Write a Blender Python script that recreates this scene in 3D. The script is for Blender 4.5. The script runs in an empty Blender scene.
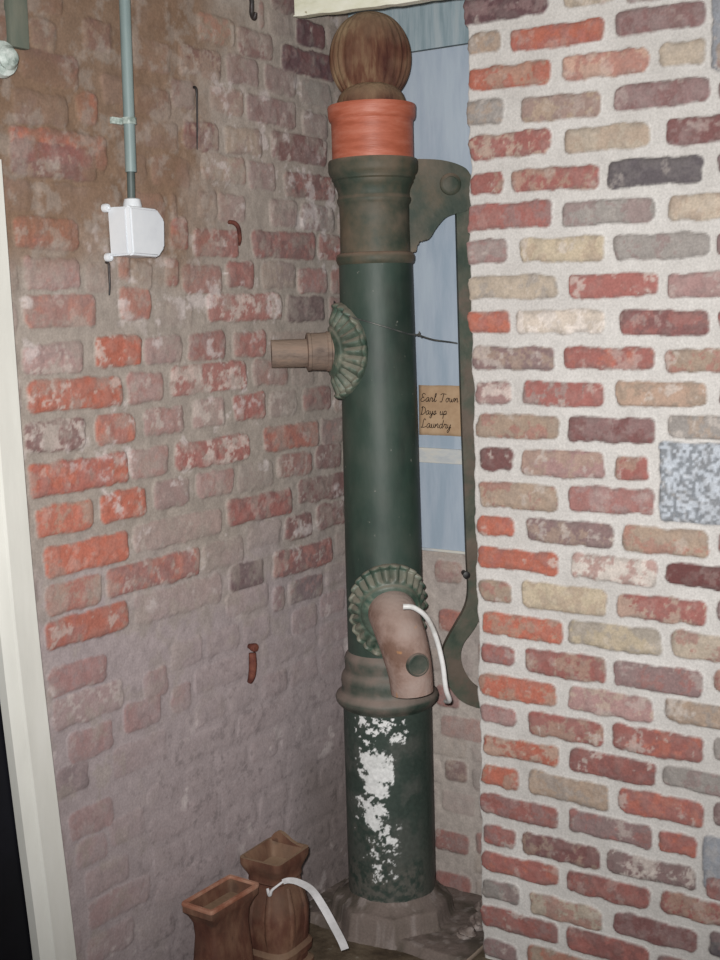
# Old iron hand pump standing in a brick niche.  Units: metres, floor at z = 0.
# x runs along the repointed wall, y into the niche, z up.
import bpy, bmesh, math, random
import numpy as np
from mathutils import Vector, Matrix

random.seed(7)
rng = np.random.default_rng(11)
COL = bpy.context.scene.collection
PI = math.pi
Z0 = 0.05                      # the brick tables below were measured 50 mm high

# ------------------------------------------------------------------ colour
def s2l(c):
    c = np.asarray(c, float) / 255.0
    return np.where(c <= 0.04045, c / 12.92, ((c + 0.055) / 1.055) ** 2.4)

PAL = {k: s2l(v) for k, v in {
    'O': (174, 102, 84), 'R': (152, 97, 91), 'RD': (118, 80, 79), 'RP': (162, 130, 127), 'P': (136, 112, 111),
    'DP': (92, 66, 70), 'T': (162, 142, 126), 'C': (182, 168, 152), 'Y': (182, 168, 146), 'DG': (86, 80, 84),
    'G': (146, 140, 136), 'W': (212, 202, 194), 'CR': (186, 152, 136), 'DR': (104, 62, 61), 'BL': (158, 164, 172),
    'GB': (146, 150, 158), 'CRo': (182, 152, 134), 'Rs': (164, 110, 98)}.items()}

# ------------------------------------------------------------------ noise on arrays
def vnoise(x, y, seed):
    r = np.random.default_rng(seed)
    tab = r.random((256, 256))
    xi = np.floor(x).astype(int); yi = np.floor(y).astype(int)
    fx = x - xi; fy = y - yi
    fx = fx * fx * (3 - 2 * fx); fy = fy * fy * (3 - 2 * fy)
    g = lambda a, b: tab[(a) & 255, (b) & 255]
    return (g(xi, yi) * (1 - fx) + g(xi + 1, yi) * fx) * (1 - fy) + (g(xi, yi + 1) * (1 - fx) + g(xi + 1, yi + 1) * fx) * fy

def fbm(x, y, scale, seed, octv=4, gain=.55):
    s = 0; a = 1; t = 0
    for i in range(octv):
        s = s + a * vnoise(x / scale * 2 ** i + 17.3 * i, y / scale * 2 ** i + 5.1 * i, seed + i)
        t += a; a *= gain
    return s / t

def sstep(a, b, x):
    t = np.clip((x - a) / (b - a), 0, 1)
    return t * t * (3 - 2 * t)

def lerp(a, b, t):
    return a + (b - a) * (t[..., None] if np.ndim(t) else t)

# ------------------------------------------------------------------ object helpers
def link(name, me, mat=None, parent=None, smooth=True):
    o = bpy.data.objects.new(name, me); COL.objects.link(o)
    if mat is not None: me.materials.append(mat)
    if parent is not None: o.parent = parent
    if smooth and len(me.polygons):
        me.polygons.foreach_set('use_smooth', [True] * len(me.polygons))
    return o

def tag(o, label, cat, group=None, kind=None):
    o['label'] = label; o['category'] = cat
    if group: o['group'] = group
    if kind: o['kind'] = kind
    return o

def empty(name, loc, rot=(0, 0, 0)):
    o = bpy.data.objects.new(name, None); COL.objects.link(o)
    o.location = loc; o.rotation_euler = rot; o.empty_display_size = .05
    return o

def obj(name, bm, mat, parent=None, smooth=True, sharp=None):
    me = bpy.data.meshes.new(name)
    bmesh.ops.recalc_face_normals(bm, faces=bm.faces[:])
    bm.to_mesh(me); bm.free()
    o = link(name, me, mat, parent, smooth)
    if smooth:
        try: me.set_sharp_from_angle(angle=math.radians(sharp or 40))
        except Exception: pass
    return o

def grid_mesh(name, P, colr=None, keep=None, extra=None):
    """P: (n, m, 3) points -> quad mesh with a colour attribute."""
    n, m = P.shape[:2]
    idx = np.arange(n * m).reshape(n, m)
    q = np.stack([idx[:-1, :-1], idx[1:, :-1], idx[1:, 1:], idx[:-1, 1:]], -1)
    if keep is not None: q = q[keep]
    q = q.reshape(-1, 4)
    V = P.reshape(-1, 3); Cc = None if colr is None else colr.reshape(-1, 3)
    if extra is not None:
        ev, ef = extra
        q = np.concatenate([q, np.asarray(ef) + len(V)])
        V = np.concatenate([V, np.asarray(ev, float)])
        if Cc is not None: Cc = np.concatenate([Cc, np.tile(s2l((140, 125, 112)), (len(ev), 1))])
    used = np.zeros(len(V), bool); used[q] = True
    remap = np.cumsum(used) - 1
    V = V[used]; q = remap[q]
    if Cc is not None: Cc = Cc[used]
    me = bpy.data.meshes.new(name)
    me.vertices.add(len(V)); me.vertices.foreach_set('co', V.astype(np.float32).ravel())
    me.loops.add(len(q) * 4); me.loops.foreach_set('vertex_index', q.astype(np.int32).ravel())
    me.polygons.add(len(q))
    me.polygons.foreach_set('loop_start', np.arange(0, len(q) * 4, 4, dtype=np.int32))
    me.update(calc_edges=True); me.validate()
    if Cc is not None:
        at = me.color_attributes.new('Col', 'FLOAT_COLOR', 'POINT')
        at.data.foreach_set('color', np.concatenate([Cc, np.ones((len(Cc), 1))], 1).astype(np.float32).ravel())
    return me

def box_vf(x0, x1, y0, y1, z0, z1):
    v = [(x0, y0, z0), (x1, y0, z0), (x1, y1, z0), (x0, y1, z0), (x0, y0, z1), (x1, y0, z1), (x1, y1, z1), (x0, y1, z1)]
    f = [(0, 3, 2, 1), (4, 5, 6, 7), (0, 1, 5, 4), (1, 2, 6, 5), (2, 3, 7, 6), (3, 0, 4, 7)]
    return v, f

def bm_box(bm, x0, x1, y0, y1, z0, z1, bev=0):
    v, f = box_vf(x0, x1, y0, y1, z0, z1)
    vs = [bm.verts.new(p) for p in v]
    fs = [bm.faces.new([vs[i] for i in q]) for q in f]
    if bev:
        es = list({e for fa in fs for e in fa.edges})
        bmesh.ops.bevel(bm, geom=es, offset=bev, segments=2, affect='EDGES', profile=.6)
    return vs

def bm_lathe(bm, prof, n=72, origin=(0, 0, 0), ax=None, cap=True):
    """prof: list of (r, h) along the axis."""
    ax = Vector(ax or (0, 0, 1)).normalized()
    a = Vector((0, 0, 1)) if abs(ax.z) < .9 else Vector((1, 0, 0))
    e1 = ax.cross(a).normalized(); e2 = ax.cross(e1)
    O = Vector(origin); rings = []
    for r, h in prof:
        rings.append([bm.verts.new(O + ax * h + (e1 * math.cos(2 * PI * k / n) + e2 * math.sin(2 * PI * k / n)) * r) for k in range(n)])
    for A, B in zip(rings, rings[1:]):
        for k in range(n):
            bm.faces.new((A[k], A[(k + 1) % n], B[(k + 1) % n], B[k]))
    if cap:
        bm.faces.new(rings[0]); bm.faces.new(rings[-1])

def spline(pts, per=8):
    P = [Vector(p) for p in pts]; out = []
    for i in range(len(P) - 1):
        p0 = P[max(i - 1, 0)]; p1 = P[i]; p2 = P[i + 1]; p3 = P[min(i + 2, len(P) - 1)]
        for k in range(per):
            t = k / per
            out.append(.5 * ((2 * p1) + (p2 - p0) * t + (2 * p0 - 5 * p1 + 4 * p2 - p3) * t * t + (3 * p1 - p0 - 3 * p2 + p3) * t ** 3))
    out.append(P[-1]); return out

def bm_tube(bm, pts, rad, n=16, cap=True):
    """rad: number, or a list of radii spread along pts."""
    L = len(pts)
    def R(i):
        if isinstance(rad, (int, float)): return rad
        t = i / (L - 1) * (len(rad) - 1); k = min(int(t), len(rad) - 2)
        return rad[k] + (rad[k + 1] - rad[k]) * (t - k)
    rings = []; up = None
    for i, p in enumerate(pts):
        d = (pts[min(i + 1, L - 1)] - pts[max(i - 1, 0)]).normalized()
        if up is None:
            up = d.orthogonal().normalized()
        up = (up - d * up.dot(d)).normalized(); sd = d.cross(up)
        rings.append([bm.verts.new(p + (up * math.cos(2 * PI * k / n) + sd * math.sin(2 * PI * k / n)) * R(i)) for k in range(n)])
    for A, B in zip(rings, rings[1:]):
        for k in range(n): bm.faces.new((A[k], A[(k + 1) % n], B[(k + 1) % n], B[k]))
    if cap: bm.faces.new(rings[0][::-1]); bm.faces.new(rings[-1])

def bm_plate(bm, outline, O, e1, e2, en, thick, bev=.002):
    """extrude a 2D outline (a along e1, b along e2) to a plate of the given thickness centred on O."""
    O = Vector(O); e1 = Vector(e1); e2 = Vector(e2); en = Vector(en)
    lo = [bm.verts.new(O + e1 * a + e2 * b - en * thick / 2) for a, b in outline]
    hi = [bm.verts.new(O + e1 * a + e2 * b + en * thick / 2) for a, b in outline]
    f1 = bm.faces.new(lo[::-1]); f2 = bm.faces.new(hi); n = len(lo)
    for k in range(n): bm.faces.new((lo[k], lo[(k + 1) % n], hi[(k + 1) % n], hi[k]))
    if bev:
        es = list(f1.edges) + list(f2.edges)
        bmesh.ops.bevel(bm, geom=es, offset=bev, segments=2, affect='EDGES')

# ------------------------------------------------------------------ materials
def new_mat(name):
    m = bpy.data.materials.new(name); m.use_nodes = True
    nt = m.node_tree; b = nt.nodes['Principled BSDF']
    return m, nt, b

def nd(nt, t, **kw):
    n = nt.nodes.new(t)
    for k, v in kw.items(): setattr(n, k, v)
    return n

def attr_mat(name, rough=.92, fine=.12, bump=.09, scale=220):
    m, nt, b = new_mat(name)
    a = nd(nt, 'ShaderNodeAttribute', attribute_name='Col')
    tc = nd(nt, 'ShaderNodeTexCoord')
    n = nd(nt, 'ShaderNodeTexNoise'); n.inputs['Scale'].default_value = scale; n.inputs['Detail'].default_value = 5
    mr = nd(nt, 'ShaderNodeMapRange'); mr.inputs['From Min'].default_value = .3; mr.inputs['From Max'].default_value = .7
    mr.inputs['To Min'].default_value = 1 - fine; mr.inputs['To Max'].default_value = 1 + fine
    vm = nd(nt, 'ShaderNodeVectorMath', operation='SCALE')
    L = nt.links.new
    L(tc.outputs['Object'], n.inputs['Vector']); L(n.outputs['Fac'], mr.inputs['Value'])
    L(a.outputs['Color'], vm.inputs[0]); L(mr.outputs['Result'], vm.inputs['Scale']); L(vm.outputs['Vector'], b.inputs['Base Color'])
    bp = nd(nt, 'ShaderNodeBump'); bp.inputs['Strength'].default_value = bump; bp.inputs['Distance'].default_value = .003
    L(n.outputs['Fac'], bp.inputs['Height']); L(bp.outputs['Normal'], b.inputs['Normal'])
    b.inputs['Roughness'].default_value = rough; b.inputs['Specular IOR Level'].default_value = .25
    return m

def mottled(name, cols, scale=8, rough=.6, bump=.2, bscale=90, stretch=(1, 1, 1), dust=None, dust_amt=.0, spec=.4, detail=6, metallic=0, speck=None, lo=.36, hi=.64):
    """noise blend of two or three colours; dust settles on upward faces; speck = (colour, threshold, scale)."""
    m, nt, b = new_mat(name); L = nt.links.new
    tc = nd(nt, 'ShaderNodeTexCoord'); mp = nd(nt, 'ShaderNodeMapping'); mp.inputs['Scale'].default_value = stretch
    L(tc.outputs['Object'], mp.inputs['Vector'])
    n = nd(nt, 'ShaderNodeTexNoise'); n.inputs['Scale'].default_value = scale; n.inputs['Detail'].default_value = detail; n.inputs['Roughness'].default_value = .62
    L(mp.outputs['Vector'], n.inputs['Vector'])
    cr = nd(nt, 'ShaderNodeValToRGB'); el = cr.color_ramp.elements
    el[0].position = lo; el[1].position = hi
    if len(cols) == 3: e = el.new((lo + hi) / 2)
    for e, c in zip(cr.color_ramp.elements, cols): e.color = (*s2l(c), 1)
    L(n.outputs['Fac'], cr.inputs['Fac']); out = cr.outputs['Color']
    def mix(fac, colr):
        nonlocal out
        mx = nd(nt, 'ShaderNodeMix', data_type='RGBA')
        L(fac, mx.inputs[0]); L(out, mx.inputs[6]); mx.inputs[7].default_value = (*s2l(colr), 1); out = mx.outputs[2]
    if speck:
        n2 = nd(nt, 'ShaderNodeTexNoise'); n2.inputs['Scale'].default_value = speck[2]; n2.inputs['Detail'].default_value = 4
        L(tc.outputs['Object'], n2.inputs['Vector'])
        mr = nd(nt, 'ShaderNodeMapRange'); mr.inputs['From Min'].default_value = speck[1]; mr.inputs['From Max'].default_value = speck[1] + .06
        L(n2.outputs['Fac'], mr.inputs['Value']); mix(mr.outputs['Result'], speck[0])
    if dust:
        g = nd(nt, 'ShaderNodeNewGeometry'); sx = nd(nt, 'ShaderNodeSeparateXYZ'); L(g.outputs['Normal'], sx.inputs[0])
        mr = nd(nt, 'ShaderNodeMapRange'); mr.inputs['From Min'].default_value = .1; mr.inputs['From Max'].default_value = .9
        mr.inputs['To Min'].default_value = 0; mr.inputs['To Max'].default_value = .8
        L(sx.outputs['Z'], mr.inputs['Value'])
        n3 = nd(nt, 'ShaderNodeTexNoise'); n3.inputs['Scale'].default_value = 14; n3.inputs['Detail'].default_value = 7
        L(tc.outputs['Object'], n3.inputs['Vector'])
        m3 = nd(nt, 'ShaderNodeMapRange'); m3.inputs['From Min'].default_value = .42; m3.inputs['From Max'].default_value = .75; m3.inputs['To Max'].default_value = dust_amt
        L(n3.outputs['Fac'], m3.inputs['Value'])
        ad = nd(nt, 'ShaderNodeMath', operation='ADD', use_clamp=True); L(mr.outputs['Result'], ad.inputs[0]); L(m3.outputs['Result'], ad.inputs[1])
        mix(ad.outputs[0], dust)
    L(out, b.inputs['Base Color'])
    nb = nd(nt, 'ShaderNodeTexNoise'); nb.inputs['Scale'].default_value = bscale; nb.inputs['Detail'].default_value = 4
    L(mp.outputs['Vector'], nb.inputs['Vector'])
    bp = nd(nt, 'ShaderNodeBump'); bp.inputs['Strength'].default_value = bump; bp.inputs['Distance'].default_value = .004
    L(nb.outputs['Fac'], bp.inputs['Height']); L(bp.outputs['Normal'], b.inputs['Normal'])
    b.inputs['Roughness'].default_value = rough; b.inputs['Specular IOR Level'].default_value = spec; b.inputs['Metallic'].default_value = metallic
    return m

M = {}
M['brick'] = attr_mat('brick_and_mortar')
M['attr_paint'] = attr_mat('flaking_paint', rough=.5, fine=.15, bump=.2, scale=120)
M['green'] = mottled('green_iron_paint', [(38, 52, 46), (47, 64, 56), (58, 72, 65)], 9, .54, .12, 60, (1, 1, .35), dust=(112, 108, 100), dust_amt=.14, spec=.4, speck=((110, 112, 104), .70, 75))
M['green_dusty'] = mottled('dusty_green_iron', [(42, 56, 48), (58, 66, 56), (82, 76, 62)], 10, .6, .2, 70, dust=(132, 112, 98), dust_amt=.5, spec=.35)
M['green_rosette'] = mottled('green_rosette_iron', [(40, 62, 52), (62, 84, 72), (120, 122, 108)], 22, .5, .2, 90, dust=(132, 126, 114), dust_amt=.3, spec=.45)
M['moulding'] = mottled('grimy_moulding_iron', [(46, 58, 51), (66, 74, 66), (96, 88, 80)], 16, .6, .3, 80, dust=(140, 124, 116), dust_amt=.35, spec=.35)
M['spout'] = mottled('dusty_spout_iron', [(118, 92, 80), (146, 122, 112), (158, 138, 130)], 14, .75, .4, 120, dust=(158, 142, 134), dust_amt=.4, spec=.25, speck=((176, 128, 84), .66, 22))
M['pipe'] = mottled('old_pipe', [(92, 78, 70), (116, 100, 90), (134, 112, 98)], 18, .65, .3, 90, stretch=(1, 1, 3), dust=(146, 128, 114), dust_amt=.3, spec=.3)
M['handle'] = mottled('handle_iron', [(44, 58, 48), (62, 72, 60), (88, 78, 68)], 12, .6, .25, 90, dust=(130, 112, 100), dust_amt=.35, spec=.35)
M['collar'] = mottled('orange_red_collar', [(158, 84, 62), (172, 96, 74), (182, 112, 92)], 10, .5, .15, 60, (1, 1, 6), spec=.4)
M['finial'] = mottled('weathered_finial', [(68, 38, 33), (96, 64, 50), (130, 108, 84)], 26, .85, .6, 120, (1, 1, .18), dust=(150, 128, 104), dust_amt=.35, spec=.2)
M['rust'] = mottled('rust_brown_iron', [(74, 45, 38), (96, 62, 50), (124, 92, 74)], 15, .7, .35, 90, (1, 1, .5), dust=(134, 112, 92), dust_amt=.35, spec=.3, speck=((70, 46, 40), .62, 16))
M['rust_lip'] = mottled('worn_iron_lip', [(136, 86, 66), (160, 112, 92), (176, 136, 116)], 20, .7, .3, 90, spec=.3)
M['panel'] = mottled('blue_grey_paint', [(150, 165, 180), (162, 174, 188), (170, 182, 194)], 7, .6, .12, 40, (3, 3, .5), spec=.3)
M['panel_top'] = mottled('blue_grey_paint_streaked', [(126, 144, 152), (146, 162, 170), (160, 172, 178)], 14, .65, .2, 40, (4, 4, .35), spec=.3)
M['pale'] = mottled('pale_batten_paint', [(170, 176, 182), (190, 192, 192), (204, 200, 190)], 12, .6, .2, 50, (1, 1, 3), spec=.3)
M['trim'] = mottled('white_trim_paint', [(206, 205, 198), (214, 213, 206), (220, 219, 213)], 8, .5, .12, 40, (1, 1, .25), spec=.4)
M['cream'] = mottled('flaking_cream_paint', [(196, 196, 168), (226, 226, 206), (236, 236, 222)], 14, .55, .3, 70, (.4, 1, 1), spec=.35, speck=((150, 140, 110), .68, 40))
M['conduit'] = mottled('grey_conduit', [(112, 128, 128), (126, 142, 142), (138, 152, 150)], 9, .45, .08, 60, (1, 1, .3), spec=.45)
M['conduit_dark'] = mottled('dark_cable_sheath', [(58, 68, 68), (74, 84, 82), (88, 98, 96)], 9, .5, .08, 60, spec=.4)
M['plastic'] = mottled('white_plastic', [(200, 204, 210), (208, 212, 217), (214, 217, 221)], 9, .35, .04, 40, spec=.45)
M['dark_iron'] = mottled('blackened_iron', [(26, 24, 25), (38, 34, 34), (52, 42, 40)], 20, .5, .3, 120, spec=.5)
M['rust_dark'] = mottled('dark_red_rust', [(66, 36, 32), (92, 52, 44), (118, 72, 58)], 30, .8, .4, 150, spec=.25)
M['steel_wire'] = mottled('dull_wire', [(70, 74, 74), (96, 98, 96), (118, 116, 110)], 40, .45, .1, 100, spec=.5, metallic=.4)
M['white_hose'] = mottled('grey_white_hose', [(176, 174, 170), (204, 204, 202), (226, 226, 226)], 14, .4, .1, 60, spec=.5)
M['strap'] = mottled('white_strap', [(186, 184, 184), (206, 204, 206), (222, 220, 222)], 14, .8, .2, 120, spec=.2)
M['paper'] = mottled('brown_paper', [(160, 132, 106), (174, 146, 118), (184, 158, 130)], 16, .9, .1, 80, spec=.15)
M['ink'] = mottled('dark_ink', [(36, 28, 26), (46, 36, 32), (56, 44, 38)], 30, .8, .0, 80, spec=.1)
M['door'] = mottled('doorway_dark', [(12, 12, 17), (15, 15, 21), (19, 19, 26)], 6, .6, .1, 40, spec=.2)
M['floor'] = mottled('dirty_floor', [(74, 64, 54), (98, 86, 72), (120, 108, 92)], 12, .9, .6, 60, spec=.15, speck=((140, 132, 120), .66, 50))
M['ceiling'] = mottled('old_ceiling_paint', [(170, 164, 150), (186, 180, 166), (198, 192, 180)], 4, .9, .2, 30, spec=.15)
M['batten'] = mottled('grey_green_batten', [(78, 88, 80), (98, 106, 96), (116, 118, 106)], 12, .7, .3, 60, (1, 1, .3), spec=.3)
M['fitting'] = mottled('chipped_pale_fitting', [(110, 124, 118), (176, 188, 182), (214, 222, 218)], 40, .4, .3, 90, spec=.5)
M['rubble'] = mottled('crumbled_mortar', [(96, 84, 80), (132, 120, 114), (166, 156, 152)], 24, .95, .6, 90, spec=.1)
M['ragged'] = M['rubble']

# ------------------------------------------------------------------ brickwork
def parse(txt, n):
    out = []
    for t in txt.replace('\n', '').split(';'):
        if not t.strip(): continue
        a = t.split()
        out.append((int(a[0]) / 1000, int(a[1]) / 1000, int(a[2]) / 1000 - Z0, *([int(a[3]) / 1000, a[4]] if n == 'R' else [a[3], int(a[4])])))
    return out

# along, along, centre height, brick height (mm), colours
RIGHT_BRICKS = parse('''
424 612 2055 49 DP.P;645 754 2053 43 C.R;436 512 1993 40 T.G;754 928 1988 44 P.RD;530 733 1986 42 O.R;939 1089 1957 152 GB.GB;436 619 1921 46 O.T;
840 929 1921 44 C.T;643 821 1920 48 CR.R;431 517 1857 48 G.T;752 937 1852 44 P.RD;554 725 1850 49 T.P;951 1073 1846 41 P.RD;439 619 1788 49 R.C;
650 824 1783 48 C.T;856 991 1781 48 RD.P;954 1076 1716 42 DG.P;442 517 1715 42 R.T;535 723 1715 47 R.T;740 926 1713 52 DG.DG;433 621 1649 51 R.P;
644 837 1644 48 G.P;861 1000 1643 46 C.T;434 526 1580 49 RP.G;553 734 1578 48 Y.T;754 940 1575 46 G.P;956 1079 1571 44 P.R;436 635 1507 45 C.G;
660 842 1505 47 R.R;860 1010 1501 45 RP.P;440 531 1437 44 O.R;545 736 1437 46 W.C;961 1083 1433 43 R.P;766 944 1432 47 RD.R;651 840 1365 42 R.O;
448 630 1364 48 P.T;858 1006 1361 44 T.R;760 940 1298 47 T.CRo;962 1086 1295 44 P.G;449 532 1293 46 RP.W;558 736 1293 48 R.G;865 1022 1236 43 G.T;
454 639 1224 49 T.R;659 842 1224 51 RD.P;457 536 1155 47 RD.RD;555 738 1152 54 RP.T;760 827 1152 47 R.T;849 1090 1130 155 BL.BL;660 840 1086 50 RP.R;
456 637 1081 53 T.R;969 1106 1019 45 R.P;454 538 1014 41 O.R;566 759 1014 50 P.T;776 950 1013 52 T.Rs;866 1021 951 42 DR.DR;666 849 948 52 W.R;
452 638 946 47 O.R;969 1096 892 45 P.DP;767 947 879 50 R.C;557 744 877 56 Y.T;458 532 874 44 T.R;878 1031 815 51 C.R;662 858 811 52 Y.G;
461 650 805 51 O.T;962 1099 754 46 R.T;759 943 739 54 P.R;454 537 738 43 R.P;562 743 737 56 R.T;867 1020 680 47 T.G;661 845 671 51 RP.C;
456 634 669 49 O.T;966 1103 618 47 G.P;760 946 608 53 R.O;458 542 607 41 RP.R;570 738 603 51 R.T;865 1023 546 45 G.P;665 849 541 52 R.RD;
460 640 537 44 O.C;970 1106 487 47 P.G;773 950 477 51 R.O;570 753 473 53 T.G;457 548 470 45 O.T;664 843 410 51 P.R;856 937 409 45 R.O;
459 640 404 48 R.P;947 1095 387 112 GB.GB;748 934 342 47 P.W;460 539 337 43 R.P;556 732 337 49 RD.T;865 1028 283 46 R.T;660 840 277 48 R.RD;
460 641 276 47 R.O;964 1099 222 49 DG.P;761 940 214 51 RD.P;462 547 211 45 G.P;572 739 206 50 C.R;660 840 150 52 R.RD;459 641 149 48 R.P;
859 1031 149 45 P.R;567 746 87 49 T.O;461 541 75 47 P.G;
''', 'R')
# along, along, centre height (mm), colours, how clearly the face shows through the dust (0-10)
LEFT_BRICKS = parse('''
-81 35 2138 RD.DP 8;-125 -106 2094 RD.R 5;5 113 2080 DP.RD 10;-318 -207 2038 T.O 5;-499 -401 2036 RD.T 2;-197 -80 2028 RD.P 7;-49 148 2016 DP.RD 10;
-636 -564 1972 RD.T 5;-238 -132 1968 P.RD 6;-378 -256 1965 RD.T 6;-109 1 1964 P.RD 6;-510 -405 1956 RP.T 3;18 136 1953 G.P 4;-758 -701 1951 T.RD 4;
-293 -183 1901 R.T 4;-783 -651 1897 RD.R 5;-406 -339 1896 P.RD 5;-172 -1 1895 P.RD 7;24 120 1885 P.G 5;-509 -410 1872 RD.T 3;-661 -608 1838 O.RD 6;
-94 113 1826 RD.P 8;-804 -684 1825 P.G 5;-248 -127 1823 T.RD 6;-375 -271 1819 RD.T 8;-325 -185 1763 T.R 5;-819 -589 1762 O.RD 7;-178 -80 1758 P.R 6;
-51 143 1747 RD.R 8;-820 -620 1737 RD.T 7;-340 -281 1685 P.T 5;-278 -189 1683 RP.P 5;-104 -6 1682 P.RP 6;11 140 1677 P.G 7;-421 -404 1675 P.T 5;
-424 -371 1625 R.O 8;-169 60 1612 RD.R 8;72 162 1612 R.RD 8;-358 -216 1610 R.RD 8;-818 -670 1610 O.RD 8;-574 -539 1557 O.R 6;-442 -404 1546 R.T 7;
-258 -166 1546 R.RD 8;-139 -16 1546 P.T 5;-802 -671 1541 RP.R 7;-534 -482 1540 T.P 4;-8 104 1536 RP.R 8;-394 -274 1535 R.P 6;121 161 1535 R.P 6;
-575 -488 1487 O.R 7;-321 -71 1477 R.W 8;-809 -637 1474 R.O 6;-54 90 1473 DP.P 7;111 159 1469 P.R 6;-385 -268 1398 R.P 8;-243 -132 1398 R.P 8;
-641 -521 1397 O.O 10;-512 -404 1395 RP.P 7;-815 -672 1389 RP.P 8;-177 -56 1335 R.P 5;-439 -202 1333 R.W 8;-565 -461 1325 RP.R 7;
-809 -576 1323 O.O 10;0 111 1266 RD.R 7;-249 -138 1265 R.R 9;-121 -23 1263 P.W 4;-377 -275 1262 RP.W 6;-524 -408 1255 RP.R 7;-819 -675 1251 RD.W 8;
-650 -547 1250 O.R 8;-150 59 1187 R.O 8;69 158 1186 P.R 6;-435 -198 1180 R.W 9;-564 -455 1178 RP.R 6;-818 -570 1175 O.R 10;44 146 1128 RD.P 7;
-104 28 1121 R.P 7;-375 -254 1113 RP.R 7;-237 -119 1111 P.G 3;-501 -397 1107 RP.P 7;-646 -525 1103 O.O 10;-805 -666 1099 O.T 9;-27 168 1056 RD.RD 8;
-280 -51 1042 R.RD 9;-559 -298 1031 RP.P 4;-791 -575 1023 O.O 10;42 157 988 RD.P 8;-80 22 978 RD.R 8;-363 -228 958 P.RP 3;-638 -372 957 R.O 8;
-793 -653 954 O.T 7;-127 101 902 R.DP 8;-279 -163 899 DP.DP 8;-797 -587 890 O.R 9;-567 -306 889 RP.P 3;-73 59 829 DP.R 6;-131 -87 823 RD.P 6;
-795 -649 800 R.P 6;-61 33 758 RP.P 4;-790 -606 737 RP.W 5;-551 -480 732 R.P 5;-472 -413 682 R.P 5;-607 -504 680 R.P 6;-755 -640 664 R.P 5;
-788 -707 606 DP.P 5;-643 -492 601 RP.P 3;-762 -648 514 R.P 5;-661 -565 463 RP.P 3;-748 -670 452 R.P 3;-728 -613 385 RP.P 4;-725 -557 322 R.P 5;
-730 -605 250 R.P 4;
''', 'L')

def brickwork(U, Z, bricks, mortar, H, jag, seed, relief, rim_shade=.25):
    """U, Z: grids of wall coordinates.  bricks: (u0, u1, zc, h, tag, vis, tilt).  mortar: colour grid.  H: height grid."""
    u = U[:, 0]; z = Z[0]
    C = mortar.copy()
    w1 = fbm(U, Z, .035, seed, 4, .6) - .5; w2 = fbm(U, Z, .035, seed + 50, 4, .6) - .5
    patch = fbm(U, Z, .034, seed + 100, 5, .68); speck = fbm(U, Z, .014, seed + 130, 3, .7); rough = fbm(U, Z, .02, seed + 160, 4, .65)
    for k, (u0, u1, zc, h, tg, vis, tilt) in enumerate(bricks):
        i0, i1 = np.searchsorted(u, (u0 - .015, u1 + .015)); j0, j1 = np.searchsorted(z, (zc - h / 2 - .02, zc + h / 2 + .02))
        if i1 - i0 < 2 or j1 - j0 < 2: continue
        s = (slice(i0, i1), slice(j0, j1))
        uu = U[s] + w1[s] * jag * 2; zz = Z[s] + w2[s] * jag * 2
        uc = (u0 + u1) / 2
        du = np.abs(uu - uc) - (u1 - u0) / 2; dz = np.abs(zz - zc - tilt * (uu - uc)) - h / 2
        r = .013
        qx = du + r; qz = dz + r
        sd = np.hypot(np.maximum(qx, 0), np.maximum(qz, 0)) + np.minimum(np.maximum(qx, qz), 0) - r
        ins = sstep(.0016, -.0022, sd)
        rr = random.Random(seed * 1000 + k)
        a, b_ = tg.split('.')
        ca = PAL[a] * (1 + rr.uniform(-.1, .1)); cb = PAL[b_]
        th = rr.uniform(.47, .55) if a != b_ else .62
        if a in ('W', 'CR'): th = .5
        pm = sstep(th - .03, th + .05, patch[s] * .7 + speck[s] * .3)
        col = lerp(np.broadcast_to(ca, (*pm.shape, 3)), np.broadcast_to(cb, (*pm.shape, 3)), pm * .6)
        col = col * (0.84 + .32 * speck[s])[..., None]
        if a == 'BL': col = col * (.62 + .76 * sstep(.3, .7, vnoise(U[s] / .006, Z[s] / .006, 5)))[..., None]
        # edge shadow put into the brick colour, then grey film and lime stains
        rim = sstep(-.012, -.001, sd) * sstep(.35, .6, rough[s])
        col = col * (1 - rim_shade * rim)[..., None]
        col = lerp(col, np.broadcast_to(PAL['G'], col.shape), .06 + .16 * sstep(.4, .65, rough[s]))
        lime = sstep(.60, .70, fbm(U[s], Z[s], .03, seed + 300 + k % 7, 4, .7)) * rr.uniform(.1, .6)
        col = lerp(col, np.broadcast_to(PAL['W'] * .82, col.shape), lime)
        show = ins * vis
        C[s] = lerp(C[s], col, show)
        H[s] = H[s] * (1 - ins) + ins * np.maximum(H[s], relief * (.35 + .65 * vis) * (0.55 + .9 * rough[s]) - .002 * rim)
    return C, H

def fill(bricks, u0, u1, z0, z1, pitch, zref, joint, tags, vis, seed, lens=(.2, .1), h=.048, sag=0):
    """complete the courses where no measured brick lies."""
    r = random.Random(seed); out = list(bricks)
    n0 = math.floor((z0 - zref) / pitch); n1 = math.ceil((z1 - zref) / pitch)
    for k in range(n0, n1 + 1):
        zc = zref + k * pitch; row = [(b[0], b[1]) for b in bricks if abs(b[2] - zc) < pitch * .72]
        p = u0 - r.random() * .2
        while p < u1:
            L = lens[k % 2] * r.uniform(.9, 1.08)
            q = p + L
            hit = [b for b in row if b[0] < q + joint * .7 and b[1] > p - joint * .7]
            if hit:
                left = min(b[0] for b in hit) - joint
                if left - p > .055: out.append((p, left, zc, h, r.choice(tags), vis * r.uniform(.6, 1.1), 0))
                p = max(b[1] for b in hit) + joint
            else:
                out.append((p, q, zc, h, r.choice(tags), vis * r.uniform(.6, 1.1), 0)); p = q + joint
    return out

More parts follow.
